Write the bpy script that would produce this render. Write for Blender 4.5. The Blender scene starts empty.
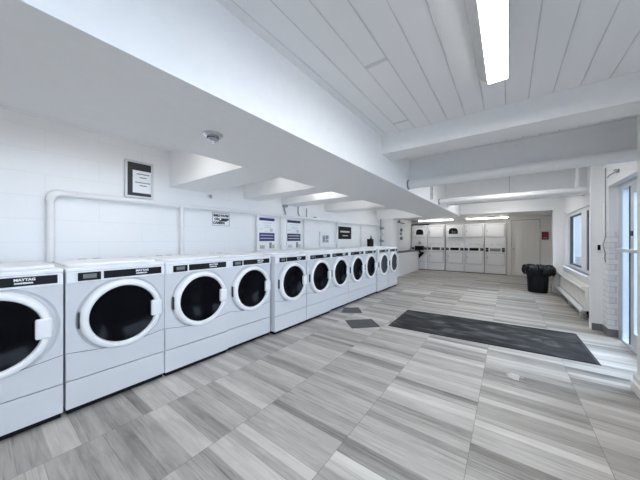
import bpy, bmesh, math, random
from mathutils import Vector, Matrix
random.seed(7)
PI = math.pi
S = bpy.context.scene
C = S.collection

# ------------------------------------------------------------------ materials
def nodes(name):
    m = bpy.data.materials.new(name); m.use_nodes = True
    nt = m.node_tree; b = nt.nodes['Principled BSDF']
    return m, nt, b
def N(nt, typ, **kw):
    n = nt.nodes.new(typ)
    for k, v in kw.items(): setattr(n, k, v)
    return n
def L(nt, a, b): nt.links.new(a, b)
def math_(nt, op, a, b=None, c=None):
    n = N(nt, 'ShaderNodeMath', operation=op)
    for i, v in enumerate((a, b, c)):
        if v is None: continue
        if isinstance(v, (int, float)): n.inputs[i].default_value = v
        else: L(nt, v, n.inputs[i])
    return n.outputs[0]
def combine(nt, x, y, z=0.0):
    n = N(nt, 'ShaderNodeCombineXYZ')
    for i, v in enumerate((x, y, z)):
        if isinstance(v, (int, float)): n.inputs[i].default_value = v
        else: L(nt, v, n.inputs[i])
    return n.outputs[0]
def pos(nt):
    g = N(nt, 'ShaderNodeNewGeometry'); s = N(nt, 'ShaderNodeSeparateXYZ')
    L(nt, g.outputs['Position'], s.inputs[0]); return g.outputs['Position'], s.outputs[0], s.outputs[1], s.outputs[2]
def ramp(nt, fac, stops):
    r = N(nt, 'ShaderNodeValToRGB'); e = r.color_ramp.elements
    while len(e) < len(stops): e.new(0.5)
    for el, (p, c) in zip(e, stops):
        el.position = p; el.color = (c[0], c[1], c[2], 1)
    L(nt, fac, r.inputs[0]); return r.outputs[0]

def plain(name, col, rough=0.5, metal=0.0, bump=0.0, bscale=60, coat=0.0, var=0.03, spec=0.5):
    m, nt, b = nodes(name)
    tc = N(nt, 'ShaderNodeTexCoord')
    no = N(nt, 'ShaderNodeTexNoise'); no.inputs['Scale'].default_value = bscale
    L(nt, tc.outputs['Object'], no.inputs['Vector'])
    a = tuple(max(0, c*(1-var)) for c in col); z = tuple(min(1, c*(1+var)) for c in col)
    L(nt, ramp(nt, no.outputs['Fac'], [(0.3, a), (0.7, z)]), b.inputs['Base Color'])
    b.inputs['Roughness'].default_value = rough; b.inputs['Metallic'].default_value = metal
    b.inputs['Coat Weight'].default_value = coat; b.inputs['Specular IOR Level'].default_value = spec
    if bump:
        bu = N(nt, 'ShaderNodeBump'); bu.inputs['Strength'].default_value = bump; bu.inputs['Distance'].default_value = 0.01
        L(nt, no.outputs['Fac'], bu.inputs['Height']); L(nt, bu.outputs[0], b.inputs['Normal'])
    return m
def emit(name, col, strength):
    m, nt, b = nodes(name)
    b.inputs['Base Color'].default_value = (*col, 1)
    b.inputs['Emission Color'].default_value = (*col, 1); b.inputs['Emission Strength'].default_value = strength
    return m
def brickish(name, axes, col, mortar, w, h, msize, bump, rough=0.55, scale=1.0, var=0.04):
    m, nt, b = nodes(name)
    p, x, y, z = pos(nt); d = {'x': x, 'y': y, 'z': z, 's': math_(nt, 'ADD', x, y)}
    br = N(nt, 'ShaderNodeTexBrick')
    br.inputs['Scale'].default_value = 1.0
    br.inputs['Brick Width'].default_value = w; br.inputs['Row Height'].default_value = h
    br.inputs['Mortar Size'].default_value = msize; br.inputs['Mortar Smooth'].default_value = 0.3
    br.inputs['Color1'].default_value = (*[c*(1-var) for c in col], 1); br.inputs['Color2'].default_value = (*col, 1)
    br.inputs['Mortar'].default_value = (*mortar, 1)
    L(nt, combine(nt, d[axes[0]], d[axes[1]]), br.inputs['Vector'])
    L(nt, br.outputs['Color'], b.inputs['Base Color'])
    no = N(nt, 'ShaderNodeTexNoise'); no.inputs['Scale'].default_value = 35; L(nt, p, no.inputs['Vector'])
    h_ = math_(nt, 'ADD', math_(nt, 'MULTIPLY', br.outputs['Fac'], -1.0), math_(nt, 'MULTIPLY', no.outputs['Fac'], 0.35))
    bu = N(nt, 'ShaderNodeBump'); bu.inputs['Strength'].default_value = bump; bu.inputs['Distance'].default_value = 0.01
    L(nt, h_, bu.inputs['Height']); L(nt, bu.outputs[0], b.inputs['Normal'])
    b.inputs['Roughness'].default_value = rough
    return m

def floor_material():
    m, nt, b = nodes('wood_look_tile')
    p, x, y, z = pos(nt)
    cx = math_(nt, 'DIVIDE', math_(nt, 'ADD', x, 0.196), 0.667)
    col = math_(nt, 'FLOOR', cx)
    fx = math_(nt, 'FRACT', cx)
    w1 = N(nt, 'ShaderNodeTexWhiteNoise', noise_dimensions='1D'); L(nt, col, w1.inputs['W'])
    yo = math_(nt, 'ADD', y, math_(nt, 'MULTIPLY', w1.outputs['Value'], 0.9))
    # strips of two widths
    sy = math_(nt, 'DIVIDE', yo, 0.135)
    strip = math_(nt, 'FLOOR', sy); fy = math_(nt, 'FRACT', sy)
    w2 = N(nt, 'ShaderNodeTexWhiteNoise', noise_dimensions='2D'); L(nt, combine(nt, col, strip), w2.inputs['Vector'])
    half = math_(nt, 'FLOOR', math_(nt, 'MULTIPLY', sy, 2.0))
    w3 = N(nt, 'ShaderNodeTexWhiteNoise', noise_dimensions='2D'); L(nt, combine(nt, math_(nt, 'ADD', col, 31.3), half), w3.inputs['Vector'])
    gx = combine(nt, math_(nt, 'ADD', math_(nt, 'MULTIPLY', x, 2.6), math_(nt, 'MULTIPLY', w2.outputs['Value'], 40.0)), math_(nt, 'MULTIPLY', y, 26.0))
    g = N(nt, 'ShaderNodeTexNoise'); g.inputs['Scale'].default_value = 1.0; g.inputs['Detail'].default_value = 6; g.inputs['Roughness'].default_value = 0.65
    g.inputs['Distortion'].default_value = 1.1
    L(nt, gx, g.inputs['Vector'])
    g2 = N(nt, 'ShaderNodeTexNoise'); g2.inputs['Scale'].default_value = 1.0; g2.inputs['Detail'].default_value = 3
    L(nt, combine(nt, math_(nt, 'MULTIPLY', x, 3.0), math_(nt, 'MULTIPLY', y, 9.0)), g2.inputs['Vector'])
    t = math_(nt, 'ADD', math_(nt, 'MULTIPLY', w2.outputs['Value'], 0.52), math_(nt, 'MULTIPLY', w3.outputs['Value'], 0.42))
    t = math_(nt, 'ADD', t, math_(nt, 'MULTIPLY', math_(nt, 'SUBTRACT', g.outputs['Fac'], 0.5), 0.75))
    t = math_(nt, 'ADD', t, math_(nt, 'MULTIPLY', math_(nt, 'SUBTRACT', g2.outputs['Fac'], 0.5), 0.35))
    g3 = N(nt, 'ShaderNodeTexNoise'); g3.inputs['Scale'].default_value = 1.0; g3.inputs['Detail'].default_value = 2; g3.inputs['Distortion'].default_value = 0.8
    L(nt, combine(nt, math_(nt, 'ADD', math_(nt, 'MULTIPLY', x, 1.3), math_(nt, 'MULTIPLY', w3.outputs['Value'], 9.0)), math_(nt, 'MULTIPLY', y, 60.0)), g3.inputs['Vector'])
    t = math_(nt, 'ADD', t, math_(nt, 'MULTIPLY', math_(nt, 'MINIMUM', math_(nt, 'SUBTRACT', g3.outputs['Fac'], 0.45), 0.0), 1.3))
    t = math_(nt, 'ADD', t, 0.07)
    c = ramp(nt, t, [(0.0, FL[0]), (0.45, FL[1]), (1.0, FL[2])])
    gr = math_(nt, 'MAXIMUM', math_(nt, 'LESS_THAN', fx, 0.006), math_(nt, 'MULTIPLY', math_(nt, 'LESS_THAN', fy, 0.028), 0.45))
    mx = N(nt, 'ShaderNodeMixRGB'); mx.inputs[2].default_value = (0.13, 0.125, 0.12, 1)
    L(nt, math_(nt, 'MULTIPLY', gr, 0.6), mx.inputs[0]); L(nt, c, mx.inputs[1])
    # a pale ragged spot in the middle of the floor
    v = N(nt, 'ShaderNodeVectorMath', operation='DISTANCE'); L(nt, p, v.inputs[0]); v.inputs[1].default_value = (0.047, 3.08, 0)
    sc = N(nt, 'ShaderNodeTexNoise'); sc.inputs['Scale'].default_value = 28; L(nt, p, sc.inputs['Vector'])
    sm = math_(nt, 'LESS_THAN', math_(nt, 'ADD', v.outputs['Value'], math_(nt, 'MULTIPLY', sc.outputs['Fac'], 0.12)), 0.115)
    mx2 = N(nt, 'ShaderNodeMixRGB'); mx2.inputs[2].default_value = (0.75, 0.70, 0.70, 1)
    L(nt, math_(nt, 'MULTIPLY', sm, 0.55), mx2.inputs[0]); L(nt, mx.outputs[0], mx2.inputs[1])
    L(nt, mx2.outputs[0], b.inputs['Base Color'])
    L(nt, math_(nt, 'ADD', 0.36, math_(nt, 'MULTIPLY', g.outputs['Fac'], 0.16)), b.inputs['Roughness'])
    b.inputs['Specular IOR Level'].default_value = 0.4
    bu = N(nt, 'ShaderNodeBump'); bu.inputs['Strength'].default_value = 0.12; bu.inputs['Distance'].default_value = 0.004
    L(nt, math_(nt, 'SUBTRACT', g.outputs['Fac'], gr), bu.inputs['Height']); L(nt, bu.outputs[0], b.inputs['Normal'])
    return m
FL = [(0.145, 0.134, 0.122), (0.37, 0.35, 0.323), (0.635, 0.605, 0.567)]

def ceiling_material():
    m, nt, b = nodes('painted_board_ceiling')
    p, x, y, z = pos(nt)
    cx = math_(nt, 'DIVIDE', math_(nt, 'ADD', x, 0.02), 0.15)
    fx = math_(nt, 'FRACT', cx); board = math_(nt, 'FLOOR', cx)
    wn = N(nt, 'ShaderNodeTexWhiteNoise', noise_dimensions='1D'); L(nt, board, wn.inputs['W'])
    no = N(nt, 'ShaderNodeTexNoise'); no.inputs['Scale'].default_value = 1.0; no.inputs['Detail'].default_value = 5
    L(nt, combine(nt, math_(nt, 'MULTIPLY', x, 14.0), math_(nt, 'MULTIPLY', y, 5.0)), no.inputs['Vector'])
    wob = math_(nt, 'MULTIPLY', no.outputs['Fac'], 0.10)
    seam = math_(nt, 'LESS_THAN', fx, math_(nt, 'SUBTRACT', wob, 0.012))
    lip = math_(nt, 'MULTIPLY', math_(nt, 'LESS_THAN', math_(nt, 'ABSOLUTE', math_(nt, 'SUBTRACT', fx, 0.06)), 0.035), no.outputs['Fac'])
    yy = math_(nt, 'ADD', math_(nt, 'DIVIDE', y, 6.0), math_(nt, 'MULTIPLY', wn.outputs['Value'], 5.0))
    cross = math_(nt, 'LESS_THAN', math_(nt, 'FRACT', yy), 0.006)
    mask = math_(nt, 'MAXIMUM', seam, cross)
    c = ramp(nt, mask, [(0.0, (0.85, 0.85, 0.86)), (1.0, (0.66, 0.66, 0.68))])
    L(nt, c, b.inputs['Base Color']); b.inputs['Roughness'].default_value = 0.55
    h = math_(nt, 'ADD', math_(nt, 'MULTIPLY', mask, -1.0), math_(nt, 'ADD', math_(nt, 'MULTIPLY', lip, 0.9), math_(nt, 'MULTIPLY', wn.outputs['Value'], 0.35)))
    h = math_(nt, 'ADD', h, math_(nt, 'MULTIPLY', no.outputs['Fac'], 0.25))
    bu = N(nt, 'ShaderNodeBump'); bu.inputs['Strength'].default_value = 0.8; bu.inputs['Distance'].default_value = 0.012
    bu.invert = False
    L(nt, h, bu.inputs['Height']); L(nt, bu.outputs[0], b.inputs['Normal'])
    return m

def glass_material(name, tint=(0.93, 0.97, 1.0), refl=0.1):
    m = bpy.data.materials.new(name); m.use_nodes = True; nt = m.node_tree
    nt.nodes.remove(nt.nodes['Principled BSDF']); out = nt.nodes['Material Output']
    t = N(nt, 'ShaderNodeBsdfTransparent'); t.inputs[0].default_value = (*tint, 1)
    g = N(nt, 'ShaderNodeBsdfGlossy'); g.inputs['Roughness'].default_value = 0.03
    fr = N(nt, 'ShaderNodeFresnel'); fr.inputs[0].default_value = 1.45
    ge = N(nt, 'ShaderNodeNewGeometry')   # same index from both sides of the pane
    L(nt, math_(nt, 'SUBTRACT', 1.45, math_(nt, 'MULTIPLY', ge.outputs['Backfacing'], 1.45-1/1.45)), fr.inputs[0])
    mx = N(nt, 'ShaderNodeMixShader'); L(nt, fr.outputs[0], mx.inputs[0]); L(nt, t.outputs[0], mx.inputs[1]); L(nt, g.outputs[0], mx.inputs[2])
    L(nt, mx.outputs[0], out.inputs[0]); return m

def mat_material():
    m, nt, b = nodes('dusty_carpet')
    p, x, y, z = pos(nt)
    n1 = N(nt, 'ShaderNodeTexNoise'); n1.inputs['Scale'].default_value = 1; n1.inputs['Detail'].default_value = 6; n1.inputs['Distortion'].default_value = 1.0
    L(nt, combine(nt, math_(nt, 'MULTIPLY', x, 2.2), math_(nt, 'MULTIPLY', y, 5.0)), n1.inputs['Vector'])
    n2 = N(nt, 'ShaderNodeTexNoise'); n2.inputs['Scale'].default_value = 160; L(nt, p, n2.inputs['Vector'])
    t = math_(nt, 'ADD', math_(nt, 'MULTIPLY', n1.outputs['Fac'], 0.8), math_(nt, 'MULTIPLY', n2.outputs['Fac'], 0.2))
    L(nt, ramp(nt, t, [(0.38, (0.022, 0.022, 0.023)), (0.54, (0.044, 0.044, 0.045)), (0.66, (0.13, 0.13, 0.132))]), b.inputs['Base Color'])
    b.inputs['Roughness'].default_value = 0.9; b.inputs['Specular IOR Level'].default_value = 0.2
    bu = N(nt, 'ShaderNodeBump'); bu.inputs['Strength'].default_value = 0.4; bu.inputs['Distance'].default_value = 0.004
    L(nt, n2.outputs['Fac'], bu.inputs['Height']); L(nt, bu.outputs[0], b.inputs['Normal'])
    return m

WHITE = (0.87, 0.87, 0.87)
M = dict(
    wall_block=brickish('painted_block_wall', 'yz', (0.87, 0.872, 0.875), (0.81, 0.815, 0.82), 0.80, 0.215, 0.004, 0.20, 0.5, var=0.012),
    wall=plain('painted_plaster', WHITE, 0.55, bump=0.06, bscale=25, var=0.012),
    soffit=plain('soffit_paint', (0.86, 0.86, 0.86), 0.6, bump=0.04, bscale=14, var=0.012),
    beige=plain('warm_white_paint', (0.80, 0.79, 0.765), 0.5, var=0.015),
    brick_x=brickish('painted_brick_side', 'yz', (0.86, 0.86, 0.86), (0.70, 0.70, 0.71), 0.20, 0.075, 0.009, 0.9, 0.5),
    brick_y=brickish('painted_brick_face', 'sz', (0.86, 0.86, 0.86), (0.70, 0.70, 0.71), 0.20, 0.075, 0.009, 0.9, 0.5),
    out_brick=brickish('grey_brick_outside', 'yz', (0.42, 0.38, 0.40), (0.55, 0.55, 0.57), 0.22, 0.075, 0.010, 0.5, 0.8, var=0.25),
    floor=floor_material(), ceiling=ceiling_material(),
    pipe=plain('pipe_paint', (0.82, 0.82, 0.82), 0.4, bump=0.05, bscale=30, var=0.015),
    enamel=plain('white_enamel', (0.645, 0.655, 0.685), 0.3, coat=0.15, var=0.008),
    console=plain('console_plastic', (0.84, 0.85, 0.87), 0.35, var=0.008),
    ringp=plain('door_ring_plastic', (0.85, 0.855, 0.87), 0.3, var=0.008),
    black=plain('black_gloss_plastic', (0.006, 0.006, 0.008), 0.3, var=0.1, spec=0.18),
    black_matte=plain('black_matte', (0.009, 0.009, 0.010), 0.6, bump=0.1, var=0.2, spec=0.15),
    doorglass=plain('dark_door_glass', (0.003, 0.003, 0.005), 0.14, var=0.1, spec=0.07),
    doorglass_reflect=plain('grey_door_glass', (0.045, 0.052, 0.065), 0.2, var=0.1, spec=0.3),  # grey tone paints a reflection into the glass colour
    kick=plain('dark_kick_gap', (0.01, 0.01, 0.011), 0.8, spec=0.1),
    greytxt=plain('pale_grey_print', (0.55, 0.56, 0.58), 0.5),
    darktxt=plain('dark_print', (0.03, 0.03, 0.035), 0.6),
    midtxt=plain('grey_print', (0.25, 0.25, 0.27), 0.6),
    lcd=plain('dim_display', (0.16, 0.17, 0.17), 0.3),
    paper=plain('paper_white', (0.85, 0.86, 0.88), 0.6, var=0.01),
    navy=plain('navy_print', (0.022, 0.030, 0.16), 0.45, var=0.05),
    navy2=plain('dark_navy_print', (0.018, 0.016, 0.075), 0.45, var=0.05),
    board=plain('charcoal_board', (0.035, 0.035, 0.04), 0.7),
    red=plain('red_sign', (0.30, 0.018, 0.04), 0.4),
    darkred=plain('dark_red_sign_edge', (0.05, 0.008, 0.015), 0.5),
    olive=plain('pale_olive_print', (0.45, 0.48, 0.33), 0.6),
    counter=plain('dark_counter', (0.06, 0.06, 0.065), 0.35, bump=0.02),
    dryer=plain('dryer_enamel', (0.80, 0.80, 0.81), 0.3, var=0.01),
    dryer_line=plain('grey_seam', (0.35, 0.35, 0.37), 0.5),
    chrome=plain('dull_chrome', (0.62, 0.63, 0.65), 0.25, 1.0),
    metal=plain('grey_metal', (0.36, 0.37, 0.39), 0.4, 0.6),
    alu=plain('aluminium_frame', (0.62, 0.66, 0.71), 0.35, 0.35),
    darkgasket=plain('dark_gasket', (0.03, 0.035, 0.05), 0.5),
    vinyl=plain('white_vinyl', (0.82, 0.84, 0.87), 0.35, var=0.01),
    mat=mat_material(),
    seam=plain('dark_seam', (0.16, 0.165, 0.18), 0.6),
    mat_edge=plain('rubber_edge', (0.022, 0.022, 0.024), 0.7),
    frame_grey=plain('silver_white_frame', (0.66, 0.665, 0.68), 0.35, var=0.02),
    smallmat=plain('grey_rubber', (0.085, 0.085, 0.088), 0.8, bump=0.3, bscale=180, var=0.2),
    tilebase=plain('grey_base_tile', (0.17, 0.17, 0.175), 0.45, var=0.08),
    bag=plain('black_bag', (0.006, 0.006, 0.007), 0.3, bump=0.5, bscale=40, var=0.2, spec=0.3),
    bin=plain('black_bin', (0.010, 0.010, 0.011), 0.5, spec=0.2),
    concrete=plain('asphalt', (0.11, 0.115, 0.125), 0.85, bump=0.1),
    lamp=emit('lamp_diffuser', (1.0, 0.98, 0.955), 15.0), lamp_added_recess=emit('added_recess_diffuser', (1.0, 0.985, 0.965), 6.5),
    lamp_dim=emit('lamp_diffuser_back', (1.0, 0.98, 0.95), 4.6),
    lamp_body=plain('lamp_body', (0.62, 0.61, 0.59), 0.5),
    glass=glass_material('window_glass'),
)

# ------------------------------------------------------------------ mesh helpers
def box(bm, x0, x1, y0, y1, z0, z1):
    m = Matrix.Translation(((x0+x1)/2, (y0+y1)/2, (z0+z1)/2)) @ Matrix.Diagonal((abs(x1-x0), abs(y1-y0), abs(z1-z0), 1))
    return bmesh.ops.create_cube(bm, size=1, matrix=m)['verts']
def cyl(bm, p0, p1, r, r2=None, seg=20):
    p0, p1 = Vector(p0), Vector(p1); d = p1-p0
    q = Vector((0, 0, 1)).rotation_difference(d.normalized()).to_matrix().to_4x4()
    m = Matrix.Translation((p0+p1)/2) @ q
    return bmesh.ops.create_cone(bm, cap_ends=True, segments=seg, radius1=r, radius2=r if r2 is None else r2, depth=d.length, matrix=m)['verts']
def lathe(bm, prof, axis, center, seg=64, close=True):
    """prof: list of (r, t); axis 'x' or 'z'; t along the axis"""
    rings = []
    for r, t in prof:
        ring = []
        if r < 1e-6:
            co = (center[0]+t, center[1], center[2]) if axis == 'x' else (center[0], center[1], center[2]+t)
            rings.append([bm.verts.new(co)]); continue
        for i in range(seg):
            a = 2*PI*i/seg; u, v = r*math.cos(a), r*math.sin(a)
            co = (center[0]+t, center[1]+u, center[2]+v) if axis == 'x' else (center[0]+u, center[1]+v, center[2]+t)
            ring.append(bm.verts.new(co))
        rings.append(ring)
    for A, B in zip(rings, rings[1:]):
        for i in range(seg):
            j = (i+1) % seg
            if len(A) == 1 and len(B) == 1: continue
            if len(A) == 1: bm.faces.new((A[0], B[i], B[j]))
            elif len(B) == 1: bm.faces.new((A[i], A[j], B[0]))
            else: bm.faces.new((A[i], A[j], B[j], B[i]))
def tube(bm, pts, r, seg=12):
    pts = [Vector(p) for p in pts]; rings = []
    t0 = (pts[1]-pts[0]).normalized()
    up = Vector((0, 0, 1)) if abs(t0.z) < 0.9 else Vector((1, 0, 0))
    u = t0.cross(up).normalized()
    for i, p in enumerate(pts):
        if i == 0: t = t0
        elif i == len(pts)-1: t = (pts[i]-pts[i-1]).normalized()
        else: t = ((pts[i]-pts[i-1]).normalized()+(pts[i+1]-pts[i]).normalized()).normalized()
        u = (u - t*u.dot(t)).normalized(); v = t.cross(u)
        rings.append([bm.verts.new(p + (u*math.cos(2*PI*k/seg)+v*math.sin(2*PI*k/seg))*r) for k in range(seg)])
    for A, B in zip(rings, rings[1:]):
        for k in range(seg):
            bm.faces.new((A[k], A[(k+1) % seg], B[(k+1) % seg], B[k]))
    bm.faces.new(rings[0][::-1]); bm.faces.new(rings[-1])
def prism(bm, poly, lo, hi, plane='yz'):
    def co(u, v, w):
        return {'yz': (w, u, v), 'xz': (u, w, v), 'xy': (u, v, w)}[plane]
    a = [bm.verts.new(co(u, v, lo)) for u, v in poly]; b = [bm.verts.new(co(u, v, hi)) for u, v in poly]
    n = len(poly)
    bm.faces.new(a); bm.faces.new(b[::-1])
    for i in range(n):
        j = (i+1) % n; bm.faces.new((a[i], b[i], b[j], a[j]))
def arc(c, r, a0, a1, n, plane):
    out = []
    for i in range(n+1):
        a = a0+(a1-a0)*i/n; u, v = r*math.cos(a), r*math.sin(a)
        out.append({'yz': (c[0], c[1]+u, c[2]+v), 'xz': (c[0]+u, c[1], c[2]+v), 'xy': (c[0]+u, c[1]+v, c[2])}[plane])
    return out

def obj(name, bm, mat, parent=None, bevel=0.0, smooth=False, label=None, segs=2):
    bmesh.ops.remove_doubles(bm, verts=bm.verts, dist=1e-6)
    bmesh.ops.recalc_face_normals(bm, faces=bm.faces)
    me = bpy.data.meshes.new(name); bm.to_mesh(me); bm.free()
    o = bpy.data.objects.new(name, me); C.objects.link(o)
    me.materials.append(M[mat] if isinstance(mat, str) else mat)
    if parent: o.parent = parent
    if bevel:
        md = o.modifiers.new('bevel', 'BEVEL'); md.width = bevel; md.segments = segs; md.limit_method = 'ANGLE'; md.angle_limit = 0.6
    if smooth:
        for p in me.polygons: p.use_smooth = True
        try: me.set_sharp_from_angle(angle=math.radians(40))
        except Exception: pass
    if label: o['label'] = label
    return o
def B(*a):
    bm = bmesh.new(); box(bm, *a); return bm
def BB(*boxes):
    bm = bmesh.new()
    for a in boxes: box(bm, *a)
    return bm
def thing(name, label, cat, loc=(0, 0, 0), rz=0, group=None):
    o = bpy.data.objects.new(name, None); C.objects.link(o); o.location = loc; o.rotation_euler = (0, 0, rz)
    o.empty_display_size = 0.1
    o['label'] = label; o['category'] = cat
    if group: o['group'] = group
    return o
def tag(o, label, cat, group=None):
    o['label'] = label; o['category'] = cat
    if group: o['group'] = group
    return o
def struct(name, bm, mat, parent=None, **k):
    o = obj(name, bm, mat, parent, **k)
    if parent is None: o['kind'] = 'structure'
    return o
def sthing(name):
    o = bpy.data.objects.new(name, None); C.objects.link(o); o['kind'] = 'structure'; return o
def dup(root, loc, label):
    r = root.copy(); C.objects.link(r); r.location = loc; r['label'] = label
    for ch in list(root.children):
        c = ch.copy(); C.objects.link(c); c.parent = r
        for g in list(ch.children):
            d = g.copy(); C.objects.link(d); d.parent = c
    return r
def text(name, s, size, mat, parent, loc, rot, align='CENTER', depth=0.0008, label=None, bold=0.0011):
    cu = bpy.data.curves.new(name, 'FONT'); cu.body = s; cu.size = size; cu.align_x = align; cu.align_y = 'CENTER'; cu.extrude = depth
    cu.resolution_u = 3; cu.offset = bold
    t = bpy.data.objects.new(name+'_tmp', cu); C.objects.link(t)
    dg = bpy.context.evaluated_depsgraph_get()
    me = bpy.data.meshes.new_from_object(t.evaluated_get(dg))
    bpy.data.objects.remove(t); bpy.data.curves.remove(cu)
    o = bpy.data.objects.new(name, me); C.objects.link(o); me.materials.clear(); me.materials.append(M[mat])
    o.parent = parent; o.location = loc; o.rotation_euler = rot
    if label: o['label'] = label
    return o
ROT_PX = (PI/2, 0, PI/2)      # text read by someone looking toward -x (faces +x)
ROT_NY = (PI/2, 0, 0)         # faces -y
ROT_NX = (PI/2, 0, -PI/2)     # faces -x

# ------------------------------------------------------------------ the room
XW = -3.55          # left wall
XR = 1.10           # right wall
ZC = 2.46           # main ceiling
ZS = 2.00           # soffit underside
ZT = 2.60           # higher ceiling past the front header
YN, YB = -4.2, 12.6
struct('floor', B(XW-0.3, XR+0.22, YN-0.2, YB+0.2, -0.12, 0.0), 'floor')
struct('ceiling', B(XW-0.3, XR+0.5, YN-0.2, 3.95, ZC, ZC+0.3), 'ceiling')
struct('ceiling_middle', B(XW-0.3, XR+0.5, 3.95, 8.76, ZT, ZT+0.16), 'soffit')
struct('ceiling_rear', B(XW-0.3, XR+0.5, 8.75, YB+0.2, 2.17, 2.61), 'beige')
struct('wall_left', B(XW-0.2, XW, YN, YB, 0.0, ZT), 'wall_block')
struct('wall_behind_camera', B(XW, XR, YN-0.2, YN, 0.0, ZC), 'wall')
struct('wall_back', B(XW, -0.05, YB-0.12, YB+0.1, 0.0, 2.17), 'wall')
# wall beside the dryers, with the back door in it
struct('wall_back_right', BB((-0.05, 0.09, 11.85, YB, 0, 2.17), (0.918, 1.60, 11.85, YB, 0, 2.17), (0.09, 0.918, 11.85, YB, 2.05, 2.17), (0.09, 0.918, 11.92, YB, 0, 2.05)), 'beige')
# soffit running along the room, ends at the rear
struct('soffit', BB((-2.02, -1.13, YN, 3.95, ZS, ZC), (-2.02, -1.13, 3.95, 8.5, ZS, ZT)), 'soffit')
# short cross beams between soffit and left wall
for k, (a, b) in enumerate([(-2.6, -2.1), (-0.9, -0.4), (1.51, 2.0), (2.66, 3.02), (3.53, 3.98), (5.0, 5.5), (8.02, 8.5)]):
    struct('cross_beam', B(XW, -2.02, a, b, ZS, ZT if a > 3.95 else ZC), 'soffit')
struct('wall_return_left', B(XW, -3.03, 8.12, 8.5, 0, ZS), 'wall')
struct('ceiling_rear_left', B(XW, -2.02, 8.5, 8.76, 2.10, ZT), 'soffit')
# beams across the open ceiling
struct('ceiling_beam', B(-1.13, XR, 2.69, 2.98, 2.262, ZC), 'soffit')
struct('header_front', B(-1.13, XR, 3.70, 3.95, 2.165, ZC), 'soffit')
struct('header_middle', B(-1.13, XR, 6.34, 6.6, 2.12, ZT), 'soffit')
struct('header_rear', BB((-2.02, XR, 8.5, 8.76, 2.05, ZT)), 'soffit')
struct('pilaster_rear', B(0.90, XR, 8.5, 8.76, 0, 2.05), 'wall')
# right wall with window and door openings
W0, W1, WZ0, WZ1 = 6.05, 8.28, 0.70, 1.91
D0, D1, DZ = 3.35, 5.13, 2.04
T = 0.15
V0, V1, VZ0, VZ1 = -1.9, 1.9, 0.95, 2.15
struct('wall_right', BB((XR, XR+T, YN, V0, 0, ZC), (XR, XR+T, V0, V1, 0, VZ0), (XR, XR+T, V0, V1, VZ1, ZC), (XR, XR+T, V1, D0, 0, ZC),
                        (XR, XR+0.25, D0, D1, DZ, ZT), (XR, XR+T, 5.36, W0, 0, ZT),
                        (XR, XR+T, W0, W1, 0, WZ0), (XR, XR+T, W0, W1, WZ1, ZT), (XR, XR+T, W1, 8.76, 0, ZT), (XR, 1.27, 8.70, 8.76, 0, ZT), (1.23, 1.27, 8.76, 11.85, 0, ZT)), 'wall')
bk = bmesh.new(); box(bk, XR, XR+0.25, D1, 5.36, 0.10, 1.42)
pier = struct('brick_pier', bk, 'brick_y')
struct('brick_pier_top', B(XR, XR+0.25, D1, 5.36, 1.42, ZT), 'wall')
struct('pilaster_window', B(0.975, XR, 5.36, 5.46, 0, ZT), 'wall', bevel=0.004)
struct('pilaster_near', B(0.905, XR, 2.55, 3.43, 0, ZC), 'beige', bevel=0.004)
pb = bmesh.new()
prism(pb, [(0.875, 0.0), (0.875, 0.075), (0.890, 0.085), (0.890, 0.13), (0.905, 0.15), (0.905, 0.0)], 2.55, 3.46, 'xz')
struct('trim_1', pb, 'beige')
struct('baseboard_right', BB((0.985, XR-0.012, 5.345, 5.36, 0, 0.10), (XR-0.012, XR+0.10, D1-0.014, D1+0.0, 0, 0.10), (XR-0.012, XR+0.0, D1, 5.345, 0, 0.10), (XR-0.03, XR, 3.43, 3.50, 0, 0.12)), 'tilebase')
struct('brick_pier_base', B(XR, XR+0.25, D1, 5.36, 0, 0.10), 'wall')

# window_1 -------------------------------------------------------
w = sthing('window_1')
fr = bmesh.new()
xa, xb = XR+0.05, XR+0.13
for a in [(W0, W1, WZ0, WZ0+0.06), (W0, W1, WZ1-0.06, WZ1), (W0, W0+0.07, WZ0+0.06, WZ1-0.06), (W1-0.07, W1, WZ0+0.06, WZ1-0.06), (6.62, 7.02, WZ0+0.06, WZ1-0.06)]:
    box(fr, xa, xb, *a)
obj('window_frame', fr, 'vinyl', w, bevel=0.004)
for (a, b) in [(7.02, W1-0.07), (W0+0.07, 6.62)]:
    g = bmesh.new()
    for q in [(a, b, WZ0+0.06, WZ0+0.085), (a, b, WZ1-0.085, WZ1-0.06), (a, a+0.05, WZ0+0.085, WZ1-0.085), (b-0.05, b, WZ0+0.085, WZ1-0.085)]:
        box(g, xa+0.01, xb-0.02, *q)
    sash = obj('sash', g, 'darkgasket', w)
    obj('pane', B(xa+0.03, xa+0.036, a+0.05, b-0.05, WZ0+0.085, WZ1-0.085), 'glass', sash)
obj('window_sill', B(XR-0.06, XR+0.05, W0-0.05, W1+0.06, WZ0-0.045, WZ0), 'vinyl', w, bevel=0.006)
obj('window_casing', BB((XR-0.015, XR+0.0, W1, W1+0.07, WZ0, WZ1+0.05)), 'vinyl', w)
w = sthing('window_added')  # added window out of view, brings daylight onto soffit and washers
fr = bmesh.new()
for a in [(V0, V1, VZ0, VZ0+0.06), (V0, V1, VZ1-0.06, VZ1), (V0, V0+0.06, VZ0+0.06, VZ1-0.06), (V1-0.06, V1, VZ0+0.06, VZ1-0.06), (-0.66, -0.60, VZ0+0.06, VZ1-0.06), (0.60, 0.66, VZ0+0.06, VZ1-0.06)]:
    box(fr, xa, xb, *a)
obj('window_frame', fr, 'vinyl', w, bevel=0.004)
for a, b in ((V0+0.06, -0.66), (-0.60, 0.60), (0.66, V1-0.06)): obj('pane', B(xa+0.03, xa+0.036, a, b, VZ0+0.06, VZ1-0.06), 'glass', w)
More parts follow.
